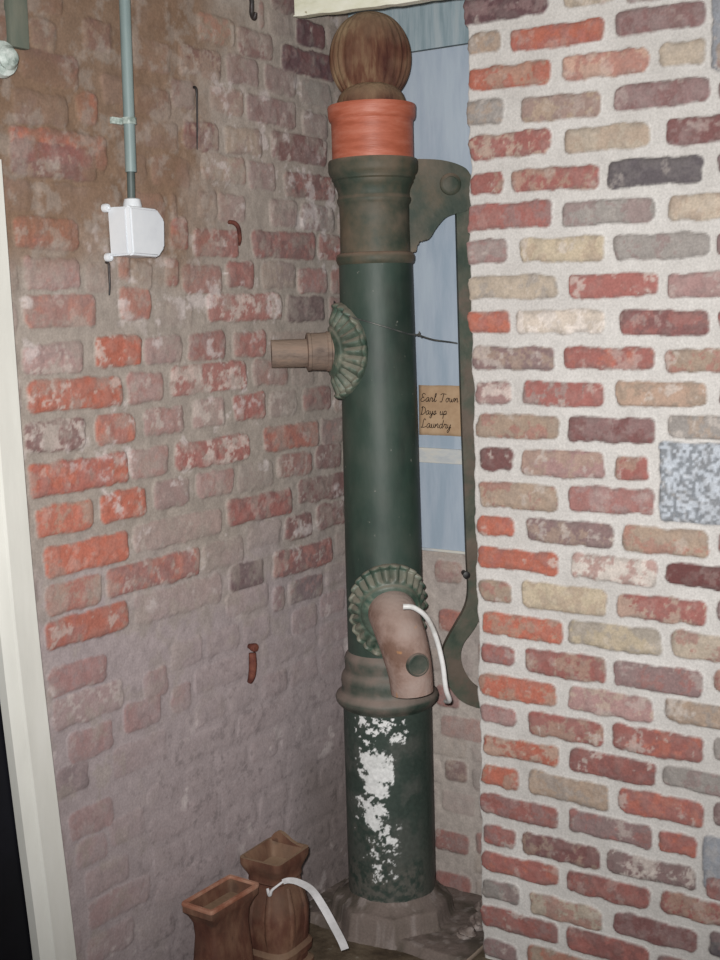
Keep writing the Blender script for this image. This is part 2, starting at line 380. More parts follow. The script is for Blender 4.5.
def axis_pts(*segs):
    out = []
    for a, b, st in segs:
        n = max(1, round((b - a) / st)); out += list(np.linspace(a, b, n, endpoint=False))
    out.append(segs[-1][1]); return np.array(out)

# ---- right-hand wall: reclaimed bricks in wide pale pointing, its end turning into the niche
NB = .225                                  # face of the brick at the back of the niche
edge = lambda z: .4605 - .0123 * z
u = axis_pts((-(NB + .02), -.03, .006), (-.03, .56, .0031), (.56, 1.1, .008))
z = axis_pts((-.03, 2.12, .0031), (2.12, 2.45, .01))
U, Z = np.meshgrid(u, z, indexing='ij')
br = [(b[0] - .4575 + .0123 * b[2], b[1] - .4575 + .0123 * b[2], b[2], b[3], b[4], 1.0, random.uniform(-.012, .012)) for b in RIGHT_BRICKS]
br = [(-.10 if b[0] < .0 else b[0], *b[1:]) for b in br]
br = fill(br, -.24, 1.1, 0, 2.45, .0683, .355, .02, ['R.P', 'T.R', 'P.T', 'R.O', 'RD.P', 'C.T'], 1.0, 5, lens=(.19, .19), h=.047)
mort = lerp(np.broadcast_to(s2l((206, 203, 200)), (*U.shape, 3)), np.broadcast_to(s2l((180, 176, 172)), (*U.shape, 3)), fbm(U, Z, .12, 3, 5))
mort = mort * (.93 + .14 * fbm(U, Z, .012, 9, 3))[..., None]
H = .003 * (fbm(U, Z, .03, 21, 4) - .5)
Cw, H = brickwork(U, Z, br, mort, H, .0062, 41, .0062)
th = np.clip((U + .012) / .024, 0, 1) * PI / 2         # the arris: normal swings from -x to -y
ux = np.maximum(U, 0); vy = np.maximum(-U, 0)
rag = (fbm(U * 0, Z, .05, 77, 4) - .5) * .016 * sstep(.05, 0, np.abs(U))
X = edge(Z) + ux - np.cos(th) * H + rag
Y = vy - np.sin(th) * H + 0 * Z
P = np.stack([X, Y, Z], -1)
me = grid_mesh('wall_right', P, Cw, extra=box_vf(.475, 1.1, .02, NB + .02, -.03, 2.45))
o = link('wall_right', me, M['brick']); o['kind'] = 'structure'

# ---- left-hand wall: older, dusty brick with brown dirt above and lilac-grey lime wash below
u = axis_pts((-1.5, -.90, .02), (-.90, .24, .0031))
z = axis_pts((-.03, 2.14, .0031), (2.14, 2.45, .01))
U, Z = np.meshgrid(u, z, indexing='ij')
br = []
for b in LEFT_BRICKS:
    br.append((b[0], b[1], b[2], random.uniform(.054, .060), b[3], min(1, b[4] / 10 * 1.05), random.uniform(-.012, .012)))
br = fill(br, -1.5, .24, -.03, 2.45, .0692, .98 - Z0, .014, ['P.RP', 'RP.P', 'R.P', 'P.T'], .22, 8, lens=(.21, .10), h=.054)
n1 = fbm(U, Z, .22, 31, 5); n2 = fbm(U, Z, .02, 33, 4)
grey = np.broadcast_to(s2l((154, 144, 136)), (*U.shape, 3)); lil = np.broadcast_to(s2l((160, 148, 149)), grey.shape)
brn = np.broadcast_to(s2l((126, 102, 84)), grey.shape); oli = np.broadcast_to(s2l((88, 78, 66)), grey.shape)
mort = lerp(grey, lil, sstep(1.05, .70, Z + .5 * (n1 - .5)))
brown_zone = sstep(1.45, 1.66, Z + .35 * (n1 - .5)) * sstep(-.20, -.38, U + .3 * (n1 - .5))
mort = lerp(mort, brn, brown_zone * .9)
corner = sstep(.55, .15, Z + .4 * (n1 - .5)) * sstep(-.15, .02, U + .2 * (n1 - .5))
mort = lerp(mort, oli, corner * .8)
mort = mort * (.82 + .36 * n2)[..., None]
H = .006 * (fbm(U, Z, .05, 61, 5, .6) - .5)
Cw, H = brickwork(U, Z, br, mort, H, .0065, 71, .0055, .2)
H = H * (1 - .45 * sstep(.9, .5, Z))
# films of dust, lime wash and soot lying over brick and joint alike
n3 = fbm(U, Z, .10, 91, 5, .62); n4 = fbm(U, Z, .04, 95, 5, .65)
Cw = lerp(Cw, brn * (.85 + .3 * n2)[..., None], brown_zone * sstep(.36, .62, n3) * .72)
wash = sstep(.86, .42, Z - .33 * U * 0 + .45 * (n1 - .5)) * sstep(-.74, -.45, U + .25 * (n1 - .5))
Cw = lerp(Cw, lil * (.84 + .32 * n2)[..., None], wash * (.55 + .35 * sstep(.35, .6, n3)))
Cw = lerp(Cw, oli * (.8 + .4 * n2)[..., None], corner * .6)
low = sstep(.80, .2, Z)
Cw = lerp(Cw, lil, low * .35)
smear = sstep(.50, .66, fbm(U, Z, .045, 131, 5, .68)) * .5
Cw = lerp(Cw, grey * (.85 + .3 * n2)[..., None], smear * (1 - wash))
pits = sstep(.60, .70, fbm(U, Z, .016, 141, 4, .7)) * wash
Cw = Cw * (1 - .24 * pits)[..., None]
lime = sstep(.60, .72, n4) * sstep(.5, .62, n1 + .12 * sstep(1.0, 1.3, Z)) * (1 - brown_zone)
Cw = lerp(Cw, np.broadcast_to(s2l((200, 190, 188)), Cw.shape), lime * .6)
P = np.stack([H + .0005, U, Z], -1)
uc = (u[:-1] + u[1:]) / 2; zc = (z[:-1] + z[1:]) / 2
cas = lambda h: np.interp(h, [0, .298, .543, .847, 1.134, 1.675], [-.768, -.790, -.811, -.834, -.847, -.862])
keep = ~((uc[:, None] < cas(zc)[None, :] - .04) & (zc[None, :] < 1.68))
ev, ef = box_vf(-.22, -.006, -.89, NB + .02, -.03, 2.45); ev2, ef2 = box_vf(-.22, -.006, -1.5, -.89, 1.69, 2.45)
ev = [(a, (cas(c) - .042 if b < -.8 else b), c) for a, b, c in ev]
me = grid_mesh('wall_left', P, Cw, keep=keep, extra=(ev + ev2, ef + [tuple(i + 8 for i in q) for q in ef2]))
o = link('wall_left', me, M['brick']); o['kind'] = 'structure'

# ---- back of the niche
u = axis_pts((-.01, .47, .0033)); z = axis_pts((-.03, 1.0, .0033), (1.0, 2.45, .02))
U, Z = np.meshgrid(u, z, indexing='ij')
BB = [(.213, .288, .800, 'R.T', .55), (.222, .292, .684, 'R.O', .85), (.213, .278, .496, 'R.P', .8), (.226, .345, .424, 'R.P', .5), (.236, .296, .315, 'RD.T', .7),
      (.205, .300, .135, 'R.P', .85), (.205, .303, .028, 'R.P', .85), (.33, .45, .80, 'R.T', .6), (.33, .44, .62, 'R.T', .6), (.32, .45, .15, 'R.P', .7)]
br = [(a, b_, zz, .052, t, v, .02) for a, b_, zz, t, v in BB]
br = fill(br, -.01, .47, 0, .9, .0692, .028, .014, ['P.RP', 'T.G', 'P.G'], .3, 18, lens=(.2, .1), h=.052)
mort = lerp(np.broadcast_to(s2l((186, 176, 168)), (*U.shape, 3)), np.broadcast_to(s2l((156, 146, 142)), (*U.shape, 3)), fbm(U, Z, .1, 103, 5))
mort = mort * (.84 + .32 * fbm(U, Z, .014, 105, 3))[..., None]
H = .008 * (fbm(U, Z, .05, 107, 5, .6) - .5)
Cw, H = brickwork(U, Z, br, mort, H, .005, 111, .005, .2)
P = np.stack([U, NB - H, Z], -1)
me = grid_mesh('wall_back', P, Cw, extra=box_vf(-.01, .47, NB + .008, NB + .2, -.03, 2.45))
o = link('wall_back', me, M['brick']); o['kind'] = 'structure'

# ---- floor and ceiling
u = axis_pts((-1.2, 3.2, .04)); v = axis_pts((-3.4, .45, .04))
U, Z = np.meshgrid(u, v, indexing='ij')
P = np.stack([U, Z, .006 * (fbm(U, Z, .2, 201, 4) - .5) - .003], -1)
o = link('floor', grid_mesh('floor', P, extra=box_vf(-1.2, 3.2, -3.4, .45, -.12, -.02)), M['floor']); o['kind'] = 'structure'
bm = bmesh.new()
for k in range(22): bm_box(bm, -1.2 + k * .2, -1.2 + k * .2 + .198, -3.4, .45, 2.45, 2.49, .003)
o = obj('ceiling', bm, M['ceiling'], smooth=False); o['kind'] = 'structure'

# ---- door casing at the left; added black leaf stands in for the unlit doorway
TRIM = [(-.862, 1.675), (-.847, 1.134), (-.834, .847), (-.811, .543), (-.790, .298), (-.768, .0)]
bm = bmesh.new()
rows = []
pts = spline([(0, a, b) for a, b in TRIM], 6)
for p in pts:
    t = (1.675 - p.z) / 1.675
    lf = p.y - .077
    prof = [(-.02, p.y), (.030, p.y - .001), (.033, p.y - .004), (.033, p.y - .052), (.028, p.y - .055), (.024, lf + .008), (.020, lf), (.0, lf)]
    rows.append([bm.verts.new((a, b, p.z)) for a, b in prof])
for A, B in zip(rows, rows[1:]):
    for k in range(len(A) - 1): bm.faces.new((A[k], A[k + 1], B[k + 1], B[k]))
    bm.faces.new((A[-1], A[0], B[0], B[-1]))
bm.faces.new(rows[0]); bm.faces.new(rows[-1])
o = obj('trim_1', bm, M['trim'], sharp=25); o['kind'] = 'structure'; o['label'] = 'white painted door casing at the left edge'
bm = bmesh.new(); bm_box(bm, -.004, .033, -1.9, -.945, 1.625, 1.70, .003)
o = obj('trim_2', bm, M['trim'], smooth=False); o['kind'] = 'structure'
bm = bmesh.new()
zs_ = np.linspace(.005, 1.66, 8)
fr = [[bm.verts.new((a, b, float(h))) for a, b in ((-.045, -1.80), (-.004, -1.80), (-.004, float(cas(h)) - .046), (-.045, float(cas(h)) - .046))] for h in zs_]
for A, B in zip(fr, fr[1:]):
    for k in range(4): bm.faces.new((A[k], A[(k + 1) % 4], B[(k + 1) % 4], B[k]))
bm.faces.new(fr[0]); bm.faces.new(fr[-1])
for za, zb in ((.15, .75), (.9, 1.55)):
    bm_box(bm, -.006, .004, -1.62, -1.06, za, zb, .004)
dr = obj('dark_doorway_1', bm, M['door'], smooth=False); dr['kind'] = 'structure'
bm = bmesh.new(); bm_lathe(bm, [(.006, 0), (.008, .03), (.022, .036), (.026, .05), (.018, .06), (.004, .063)], 24, (-.004, -1.70, .95), (1, 0, 0))
obj('leaf_knob', bm, M['dark_iron'], dr)

# ------------------------------------------------------------------ blue-grey board lining above the brick
bp_ = empty('wall_panel', (0, NB, .857))
def panel_part(name, x0, x1, z0, z1, y0, y1, m, bev=.002):
    bm = bmesh.new(); bm_box(bm, x0, x1, y0 - NB, y1 - NB, z0 - .857, z1 - .857, bev)
    return obj(name, bm, m, bp_, smooth=False)
panel_part('lower_board', .004, .435, .857, 1.063, .206, .222, M['panel'])
panel_part('middle_board', .004, .435, 1.094, 1.992, .206, .222, M['panel'])
panel_part('upper_board', .004, .432, 1.995, 2.44, .207, .222, M['panel_top'])
panel_part('batten', .004, .435, 1.061, 1.096, .201, .222, M['pale'])['label'] = 'pale cross strip'
panel_part('edge_strip', .004, .435, .851, .858, .203, .222, M['pale'])['label'] = 'pale bottom edge'
tag(bp_, 'blue-grey painted board lining on the niche wall behind the pump', 'panel')

# ---- note pinned to the boards
note = empty('paper_note', (.249, .2045, 1.184))
bm = bmesh.new()
nx, nz = 12, 12; vs = []
for i in range(nx + 1):
    for j in range(nz + 1):
        a = -.062 + .124 * i / nx; b = -.058 + .116 * j / nz
        vs.append(bm.verts.new((a, -.0012 - .0012 * math.sin(i * .9) * (j / nz) - .0009 * random.random() * (i in (0, nx)), b + .001 * (random.random() - .5) * (j in (0, nz)))))
for i in range(nx):
    for j in range(nz): bm.faces.new((vs[i * (nz + 1) + j], vs[(i + 1) * (nz + 1) + j], vs[(i + 1) * (nz + 1) + j + 1], vs[i * (nz + 1) + j + 1]))
pp = obj('sheet', bm, M['paper'], note)
so = pp.modifiers.new('thick', 'SOLIDIFY'); so.thickness = .0008
tag(note, 'small brown paper note with dark handwriting on the blue-grey boards', 'note')
# letters as pen strokes: x advances, baseline 0, x-height 1, capitals 1.9
GL = {
 'E': [[(1.1, 1.7), (.6, 1.95), (.2, 1.6), (.5, 1.1), (.8, 1.0), (.3, .9), (0, .4), (.3, 0), (.9, .15), (1.2, .5)]],
 'a': [[(.85, .85), (.5, 1), (.1, .6), (.15, .1), (.5, .05), (.85, .8), (.8, .2), (1.1, .1), (1.3, .4)]],
 'r': [[(0, .3), (.2, 1.0), (.35, .85), (.65, .9), (.6, .2), (.8, .05), (1.0, .3)]],
 'l': [[(0, .3), (.5, 1.5), (.45, 2), (.25, 1.7), (.25, .2), (.5, .05), (.8, .4)]],
 'T': [[(0, 1.7), (.5, 1.95), (1.5, 1.85)], [(.85, 1.9), (.7, .9), (.55, .1), (.2, 0), (.1, .2)]],
 'o': [[(.4, 1), (.05, .6), (.15, .1), (.55, .1), (.7, .6), (.45, 1), (.7, .85), (1.0, .9)]],
 'w': [[(0, .9), (.15, .1), (.5, .2), (.6, .8), (.7, .1), (1.05, .2), (1.15, .95), (1.4, .8)]],
 'n': [[(0, .05), (.1, .95), (.15, .4), (.5, 1), (.7, .7), (.7, .1), (1.0, .2)]],
 'D': [[(.3, 1.8), (.2, .1), (0, .05), (.6, 0), (1.2, .6), (1.0, 1.6), (.3, 1.9), (0, 1.6)]],
 'y': [[(0, .9), (.15, .2), (.5, .2), (.7, .95), (.6, -.3), (.3, -.85), (.1, -.5), (.9, .3)]],
 's': [[(0, .2), (.4, 1.0), (.6, .4), (.35, .0), (.05, .1), (.9, .3)]],
 'u': [[(0, .4), (.1, .95), (.15, .1), (.55, .15), (.65, .95), (.65, .15), (1.0, .3)]],
 'p': [[(.1, .9), (0, -.9), (.1, .6), (.5, 1.0), (.75, .6), (.5, .1), (.2, .2), (1.0, .3)]],
 'L': [[(1.0, 1.7), (.7, 2), (.45, 1.6), (.35, .3), (0, .1), (.3, .05), (.8, .1), (1.3, .3)]],
 'd': [[(.8, .8), (.4, .95), (.1, .5), (.3, .05), (.7, .3), (.95, 1.9), (.8, .3), (1.1, .1)]],
}
ADV = {'E': 1.35, 'a': 1.2, 'r': 1.0, 'l': .8, 'T': 1.6, 'o': 1.0, 'w': 1.4, 'n': 1.0, 'D': 1.4, 'y': 1.0, 's': .9, 'u': 1.0, 'p': 1.0, 'L': 1.4, 'd': 1.15, ' ': .9}
bm = bmesh.new()
for line, zb, sc in (('Earl Town', .020, .0098), ('Days up', -.010, .0095), ('Laundry', -.041, .0105)):
    x = -.056
    for ch in line:
        for st in GL.get(ch, []):
            q = spline([(x + a * sc + .18 * b * sc, -.0036, zb + b * sc) for a, b in st], 4)
            bm_tube(bm, q, .00085, 5)
        x += ADV[ch] * sc
obj('handwriting', bm, M['ink'], note)['label'] = 'dark cursive handwriting'

# ------------------------------------------------------------------ the pump
PUMP = (.1955, .045, 0)
pump = empty('water_pump', PUMP, (0, -.0123, 0))
tag(pump, 'tall green cast iron hand pump standing in the brick corner niche', 'pump')
HD = Vector((.743, .67, 0)).normalized(); SD = -HD
SP = Vector((.67, -.743, 0)).normalized()
UP = Vector((0, 0, 1))

# lower pipe: dense skin so the flaked paint has real patches
zt, zb, R0 = .535, .03, .1015
na, nz = 330, 240
aa = np.linspace(0, 2 * PI, na + 1); zz = np.linspace(zb, zt, nz)
A, Z = np.meshgrid(aa, zz, indexing='ij')
S = A * R0
f0 = math.atan2(-2.38, 1.557)                      # bearing of the side seen from the room
def sarc(px): return ((f0 + px / .1015) % (2 * PI)) * R0
# seam-free noise: sample on the cylinder via two wrapped coordinates
wrap = np.minimum(S, 2 * PI * R0 - S)
nA = fbm(S, Z, .05, 301, 5, .62); nB = fbm(S, Z, .013, 305, 4, .65); nC = fbm(S, Z * .3, .06, 309, 4)
blend = sstep(0, .05, wrap)
nA = nA * blend + .5 * (1 - blend); nB = nB * blend + .5 * (1 - blend)
col = lerp(np.broadcast_to(s2l((42, 54, 49)), (*A.shape, 3)), np.broadcast_to(s2l((64, 74, 68)), (*A.shape, 3)), nC)
col = lerp(col, np.broadcast_to(s2l((88, 88, 84)), col.shape), sstep(.45, .7, nA) * .5)
dirt = sstep(.30, .05, Z + .3 * (nA - .5)) * .55
col = lerp(col, np.broadcast_to(s2l((112, 106, 100)), col.shape), dirt * sstep(.35, .6, nB))
ctr = sarc(-.026)
d = np.abs(S - ctr); d = np.minimum(d, 2 * PI * R0 - d)
w = np.zeros_like(A)
for du, cz, ru, rz, st in ((.0, .385, .046, .10, 1.05), (-.004, .25, .042, .10, .92), (-.012, .30, .055, .07, .85), (.0, .495, .065, .030, .78), (-.03, .42, .03, .14, .7), (0, .15, .045, .06, .70), (.045, .47, .03, .03, .7)):
    dd = np.abs(S - ctr - du); dd = np.minimum(dd, 2 * PI * R0 - dd)
    w = np.maximum(w, st * np.exp(-((dd / ru) ** 2 + ((Z - cz) / rz) ** 2)))
white = sstep(.50, .58, w * .60 + (nA - .5) * .75 + (nB - .5) * .8 + .09)
crumbs = sstep(.66, .70, nB * .75 + .25 * w + .1 * sstep(.40, .5, Z))
white = np.maximum(white * sstep(.1, .3, w), crumbs * sstep(.04, .18, w))
col = lerp(col, lerp(np.broadcast_to(s2l((196, 198, 196)), col.shape), np.broadcast_to(s2l((226, 226, 226)), col.shape), nB), white)
rr = R0 - .0012 * white + .0008 * (nA - .5)
P = np.stack([rr * np.cos(A), rr * np.sin(A), Z], -1)
o = link('lower_pipe', grid_mesh('lower_pipe', P, col), M['attr_paint'], pump)
o['label'] = 'wider green lower pipe with flaked white paint'

bm = bmesh.new()
bm_lathe(bm, [(.100, .515), (.104, .522), (.112, .528), (.117, .534), (.1185, .541), (.1165, .548), (.108, .554), (.1035, .560), (.1035, .570), (.1045, .578), (.1035, .590),
              (.0995, .598), (.0955, .603), (.0945, .612), (.0955, .622), (.0955, .632), (.0925, .640), (.0885, .645), (.085, .652)], 96)
obj('base_moulding', bm, M['moulding'], pump)['label'] = 'grimy stepped ring moulding'

bm = bmesh.new()
bm_lathe(bm, [(.0868, .64), (.0865, .86), (.084, 1.2), (.0810, 1.522)], 96)
obj('barrel', bm, M['green'], pump)
bm = bmesh.new()
bm_lathe(bm, [(.080, 1.515), (.0845, 1.519), (.0868, 1.525), (.0868, 1.533), (.0845, 1.538), (.080, 1.541)], 96)
obj('barrel_ring', bm, M['green_dusty'], pump)
bm = bmesh.new()
bm_lathe(bm, [(.0775, 1.535), (.0765, 1.60), (.0770, 1.643), (.0795, 1.647), (.0815, 1.652), (.0815, 1.657), (.0790, 1.661), (.0785, 1.667), (.0800, 1.675), (.0835, 1.684), (.0880, 1.691),
              (.0880, 1.696), (.0915, 1.699), (.0915, 1.705), (.0965, 1.711), (.0985, 1.718), (.0985, 1.736), (.0965, 1.740), (.080, 1.7425)], 96)
obj('cap', bm, M['green_dusty'], pump)
bm = bmesh.new()
bm_lathe(bm, [(.0890, 1.735), (.0892, 1.815), (.0895, 1.822), (.0935, 1.826), (.0955, 1.832), (.0960, 1.845), (.0965, 1.851), (.0955, 1.855), (.0915, 1.856), (.088, 1.853), (.086, 1.84), (.086, 1.835), (.02, 1.834)], 96)
obj('collar', bm, M['collar'], pump)['label'] = 'orange-red collar with rolled lip'

# finial: a flattened reeded ball on a short foot
bm = bmesh.new()
na_, nb_ = 144, 56
VD = Vector((.548, -.837, 0)); RD = Vector((.837, .548, 0))
cz = 1.956; rings = []
for j in range(1, nb_):
    th = PI * j / nb_
    ring = []
    for i in range(na_):
        ph = 2 * PI * i / na_
        reed = 1 + .022 * math.cos(26 * ph) * max(0, math.sin(th)) ** .8
        rx = .087 * math.sin(th) ** .92 * reed; rz = .098 * math.cos(th)
        dpt = .058 * math.sin(th) ** .92 * reed
        ring.append(bm.verts.new(RD * (rx * math.cos(ph)) + VD * (dpt * math.sin(ph)) + UP * (cz + rz)))
    rings.append(ring)
for Aa, Bb in zip(rings, rings[1:]):
    for i in range(na_): bm.faces.new((Aa[i], Aa[(i + 1) % na_], Bb[(i + 1) % na_], Bb[i]))
bm.faces.new(rings[0]); bm.faces.new(rings[-1])
fin = obj('finial', bm, M['finial'], pump, sharp=80); fin['label'] = 'brown weathered reeded ball'
bm = bmesh.new()
bm_lathe(bm, [(.074, 1.833), (.077, 1.850), (.075, 1.866), (.070, 1.878), (.060, 1.890), (.05, 1.898)], 64)
obj('finial_foot', bm, M['finial'], fin)

# bracket to the handle pivot
def plate(name, outl, thick, mat, parent, off=0, bev=.003, per=5, closed_spline=False):
    bm = bmesh.new(); bm_plate(bm, outl, SP * off, HD, UP, SP, thick, bev)
    return obj(name, bm, mat, parent, sharp=30)
def smooth2(pts, per=5): return [(p.x, p.y) for p in spline([(a, b, 0) for a, b in pts], per)]
top = smooth2([(.060, 1.740), (.105, 1.741), (.150, 1.738), (.185, 1.729), (.208, 1.716), (.2165, 1.698)])
bot = smooth2([(.2165, 1.640), (.205, 1.628), (.178, 1.622), (.155, 1.613), (.135, 1.592), (.122, 1.573), (.112, 1.566), (.100, 1.566), (.092, 1.560), (.090, 1.548), (.086, 1.541), (.060, 1.540)])
brk = plate('handle_bracket', top + bot, .030, M['green_dusty'], pump)
bm = bmesh.new()
bm_lathe(bm, [(.024, .014), (.0235, .020), (.020, .0235), (.016, .0245), (.0155, .0225), (.012, .0230), (.001, .0235)], 32, HD * .168 + UP * 1.686, SP)
obj('pivot_bolt', bm, M['green_dusty'], brk)
# handle: a long iron bar that ends in a hooked grip
left = smooth2([(.184, 1.66), (.183, 1.62), (.184, 1.45), (.186, 1.21), (.190, .98), (.192, .846), (.194, .776), (.186, .735), (.163, .695), (.143, .662), (.133, .637), (.133, .600), (.141, .560), (.162, .524), (.190, .504), (.221, .492)])
right = smooth2([(.222, .536), (.204, .552), (.186, .577), (.175, .605), (.174, .630), (.181, .651), (.196, .670), (.211, .690), (.222, .715), (.228, .750), (.226, .790), (.222, .85), (.219, 1.0), (.217, 1.21), (.217, 1.45), (.217, 1.62), (.216, 1.66)])
hd = plate('handle', left + right, .018, M['handle'], pump, off=-.004, bev=.004)
bm = bmesh.new(); bm_lathe(bm, [(.006, -.016), (.006, .012), (.0085, .013), (.0085, .018), (.003, .020)], 12, HD * .188 + UP * .812 , SP)
obj('handle_rivet', bm, M['dark_iron'], hd)

# fluted rosettes wrapped round the barrel
def rosette(name, D, zc, Rr, mat, parent, rc=.086, nf=26, hub=.052, offd=0):
    bm = bmesh.new(); Pp = Vector((-D.y, D.x, 0)); nph = nf * 8
    prof = [(hub * .3, .026), (hub, .026), (hub + .004, .022), (hub + .010, .0215), (Rr * .90, .010), (Rr * .92, .012), (Rr * .95, .0135), (Rr * .985, .011), (Rr, .006), (Rr + .001, -.004)]
    fine = []
    for (r0, o0), (r1, o1) in zip(prof, prof[1:]):
        k = 8 if r1 - r0 > .012 else 2
        fine += [(r0 + (r1 - r0) * i / k, o0 + (o1 - o0) * i / k) for i in range(k)]
    fine.append(prof[-1]); rings = []
    for r, off in fine:
        ring = []
        for i in range(nph):
            ph = 2 * PI * i / nph
            e = sstep(hub + .006, hub + .016, r) * (1 - sstep(Rr * .955, Rr, r) * .6)
            fl = float(e) * .0046 * (abs(math.cos(nf * ph / 2)) * 2 - 1.2)
            rad = r * (1 + .006 * (abs(math.cos(nf * ph / 2)) - .5) * (r > Rr * .9))
            s = rad * math.cos(ph); v = rad * math.sin(ph) * 1.09; a = s / rc
            ring.append(bm.verts.new((D * math.cos(a) + Pp * math.sin(a)) * (rc + off + fl) + UP * (zc + v)))
        rings.append(ring)
    for Aa, Bb in zip(rings, rings[1:]):
        for i in range(nph): bm.faces.new((Aa[i], Aa[(i + 1) % nph], Bb[(i + 1) % nph], Bb[i]))
    bm.faces.new(rings[0])
    return obj(name, bm, mat, parent, sharp=60)

# spout
bm = bmesh.new()
def SPP(t, e, zz): return SP * t + HD * e + UP * zz
path = spline([SPP(.06, 0, .754), SPP(.105, .002, .752), SPP(.140, .010, .722), SPP(.158, .018, .685), SPP(.164, .026, .640), SPP(.165, .030, .592)], 8)
bm_tube(bm, path, [.053, .054, .0545, .053, .051, .048, .046], 40, cap=False)
path2 = [path[-1], path[-1] + UP * .03]
bm_tube(bm, path2, .036, 40, cap=False)
bm.verts.ensure_lookup_table()
nv = len(bm.verts)
e_out = [bm.verts[i] for i in range(nv - 120, nv - 80)]; e_in = [bm.verts[i] for i in range(nv - 80, nv - 40)]; e_top = [bm.verts[i] for i in range(nv - 40, nv)]
bmesh.ops.bridge_loops(bm, edges=[e for e in bm.edges if (e.verts[0] in e_out and e.verts[1] in e_out) or (e.verts[0] in e_in and e.verts[1] in e_in)])
bm.faces.new(e_top)
spo = obj('spout', bm, M['spout'], pump, sharp=50); spo['label'] = 'dusty tan down-turned spout'
rosette('spout_rosette', SP, .756, .097, M['green_rosette'], spo, hub=.054)
bm = bmesh.new()
bd = (VD * .90 + RD * .40).normalized()
bm_lathe(bm, [(.0255, .036), (.0255, .054), (.024, .0575), (.0215, .058), (.0205, .055), (.012, .054), (.001, .054)], 32, SPP(.160, .022, .664), bd)
obj('spout_plug', bm, M['moulding'], spo)['label'] = 'round recessed plug on the spout'

# side outlet and its pipe into the old wall
zs = 1.329
bm = bmesh.new()
bm_lathe(bm, [(.042, .080), (.042, .106), (.0445, .108), (.0445, .114), (.042, .117), (.041, .150), (.0425, .152), (.0425, .158), (.038, .160)], 48, UP * zs, SD)
bm_lathe(bm, [(.0315, .14), (.0312, .238)], 40, UP * (zs - .002), SD)
sdp = obj('side_pipe', bm, M['pipe'], pump, sharp=35); sdp['label'] = 'grey-brown pipe running into the left wall'
rosette('side_rosette', SD, zs, .097, M['green_rosette'], sdp, rc=.0845, hub=.047)
for s in (-1, 1):
    bm = bmesh.new()
    c = SD * .104 + UP * (zs + s * .073); q = Vector((-SD.y, SD.x, 0)); vs = []
    for a in (0, .014):
        for b in (-.010, .010):
            for cc in (-.018, .018):
                vs.append(bm.verts.new(c + SD * (a - .02) + q * b + UP * cc))
    for f in ((0, 1, 3, 2), (4, 6, 7, 5), (0, 4, 5, 1), (2, 3, 7, 6), (0, 2, 6, 4), (1, 5, 7, 3)): bm.faces.new([vs[i] for i in f])
    obj('rosette_lug', bm, M['pipe'], sdp, smooth=False)

# ---- cement footing the pump is set in
u = axis_pts((.0, .455, .0035)); v = axis_pts((-.112, .222, .0035))
U, V = np.meshgrid(u, v, indexing='ij')
rad = np.hypot(U - PUMP[0], V - PUMP[1])
n = fbm(U, V, .06, 401, 5) - .5
oct_ = np.maximum.reduce([np.abs((U - PUMP[0]) * math.cos(q) + (V - PUMP[1]) * math.sin(q)) for q in (.2, .2 + PI / 4, .2 + PI / 2, .2 + 3 * PI / 4)])
slab = (.022 + .008 * n) * sstep(-.078 + .012 * n, -.066 + .012 * n, V)
mound = (.060 + .012 * n + .030 * np.exp(-np.maximum(rad - .10, 0) / .014)) * sstep(.139 + .006 * n, .126 + .006 * n, oct_)
Hh = np.maximum(slab, mound) - .003
col = lerp(np.broadcast_to(s2l((120, 108, 102)), (*U.shape, 3)), np.broadcast_to(s2l((92, 84, 76)), (*U.shape, 3)), sstep(.35, .65, fbm(U, V, .05, 405, 5)))
col = lerp(col, np.broadcast_to(s2l((150, 140, 136)), col.shape), sstep(.58, .7, fbm(U, V, .02, 409, 4)) * .6)
o = link('cement_footing', grid_mesh('cement_footing', np.stack([U, V, Hh], -1), col, extra=box_vf(.012, .445, -.050, .216, -.004, .012)), M['brick'])
tag(o, 'rough grey cement footing and low slab around the foot of the green pump', 'footing')

def chunk(name, loc, r, seed, label):
    bm = bmesh.new(); bmesh.ops.create_icosphere(bm, subdivisions=3, radius=1)
    rr = random.Random(seed); sx = [rr.uniform(.7, 1.25) * r for _ in range(3)]
    for vv in bm.verts:
        c = vv.co
        k = 1 + .22 * math.sin(3.1 * c.x + seed) * math.cos(2.7 * c.y + 2 * seed) + .15 * math.sin(6 * c.z + 4 * c.x + seed) + .05 * rr.uniform(-1, 1)
        vv.co = Vector((c.x * sx[0], c.y * sx[1], c.z * sx[2] * .8)) * k
    zmin = min(vv.co.z for vv in bm.verts)
    for vv in bm.verts: vv.co.z -= zmin
    o = obj(name, bm, M['rubble'], None, sharp=30); o.location = loc
    return tag(o, label, 'rubble', 'broken mortar beside the footing')
for k, (x, y, r) in enumerate([(.418, .060, .024), (.400, .130, .028), (.412, .190, .022), (.412, .012, .017)]):
    chunk('mortar_chunk', (x, y, .022), r, k + 3, ['lump of crumbled mortar between footing and right wall, second from the front', 'largest lump of crumbled mortar between the footing and right wall', 'lump of crumbled mortar deepest in the niche beside the footing', 'smallest lump of crumbled mortar at the right wall\'s bottom corner'][k])

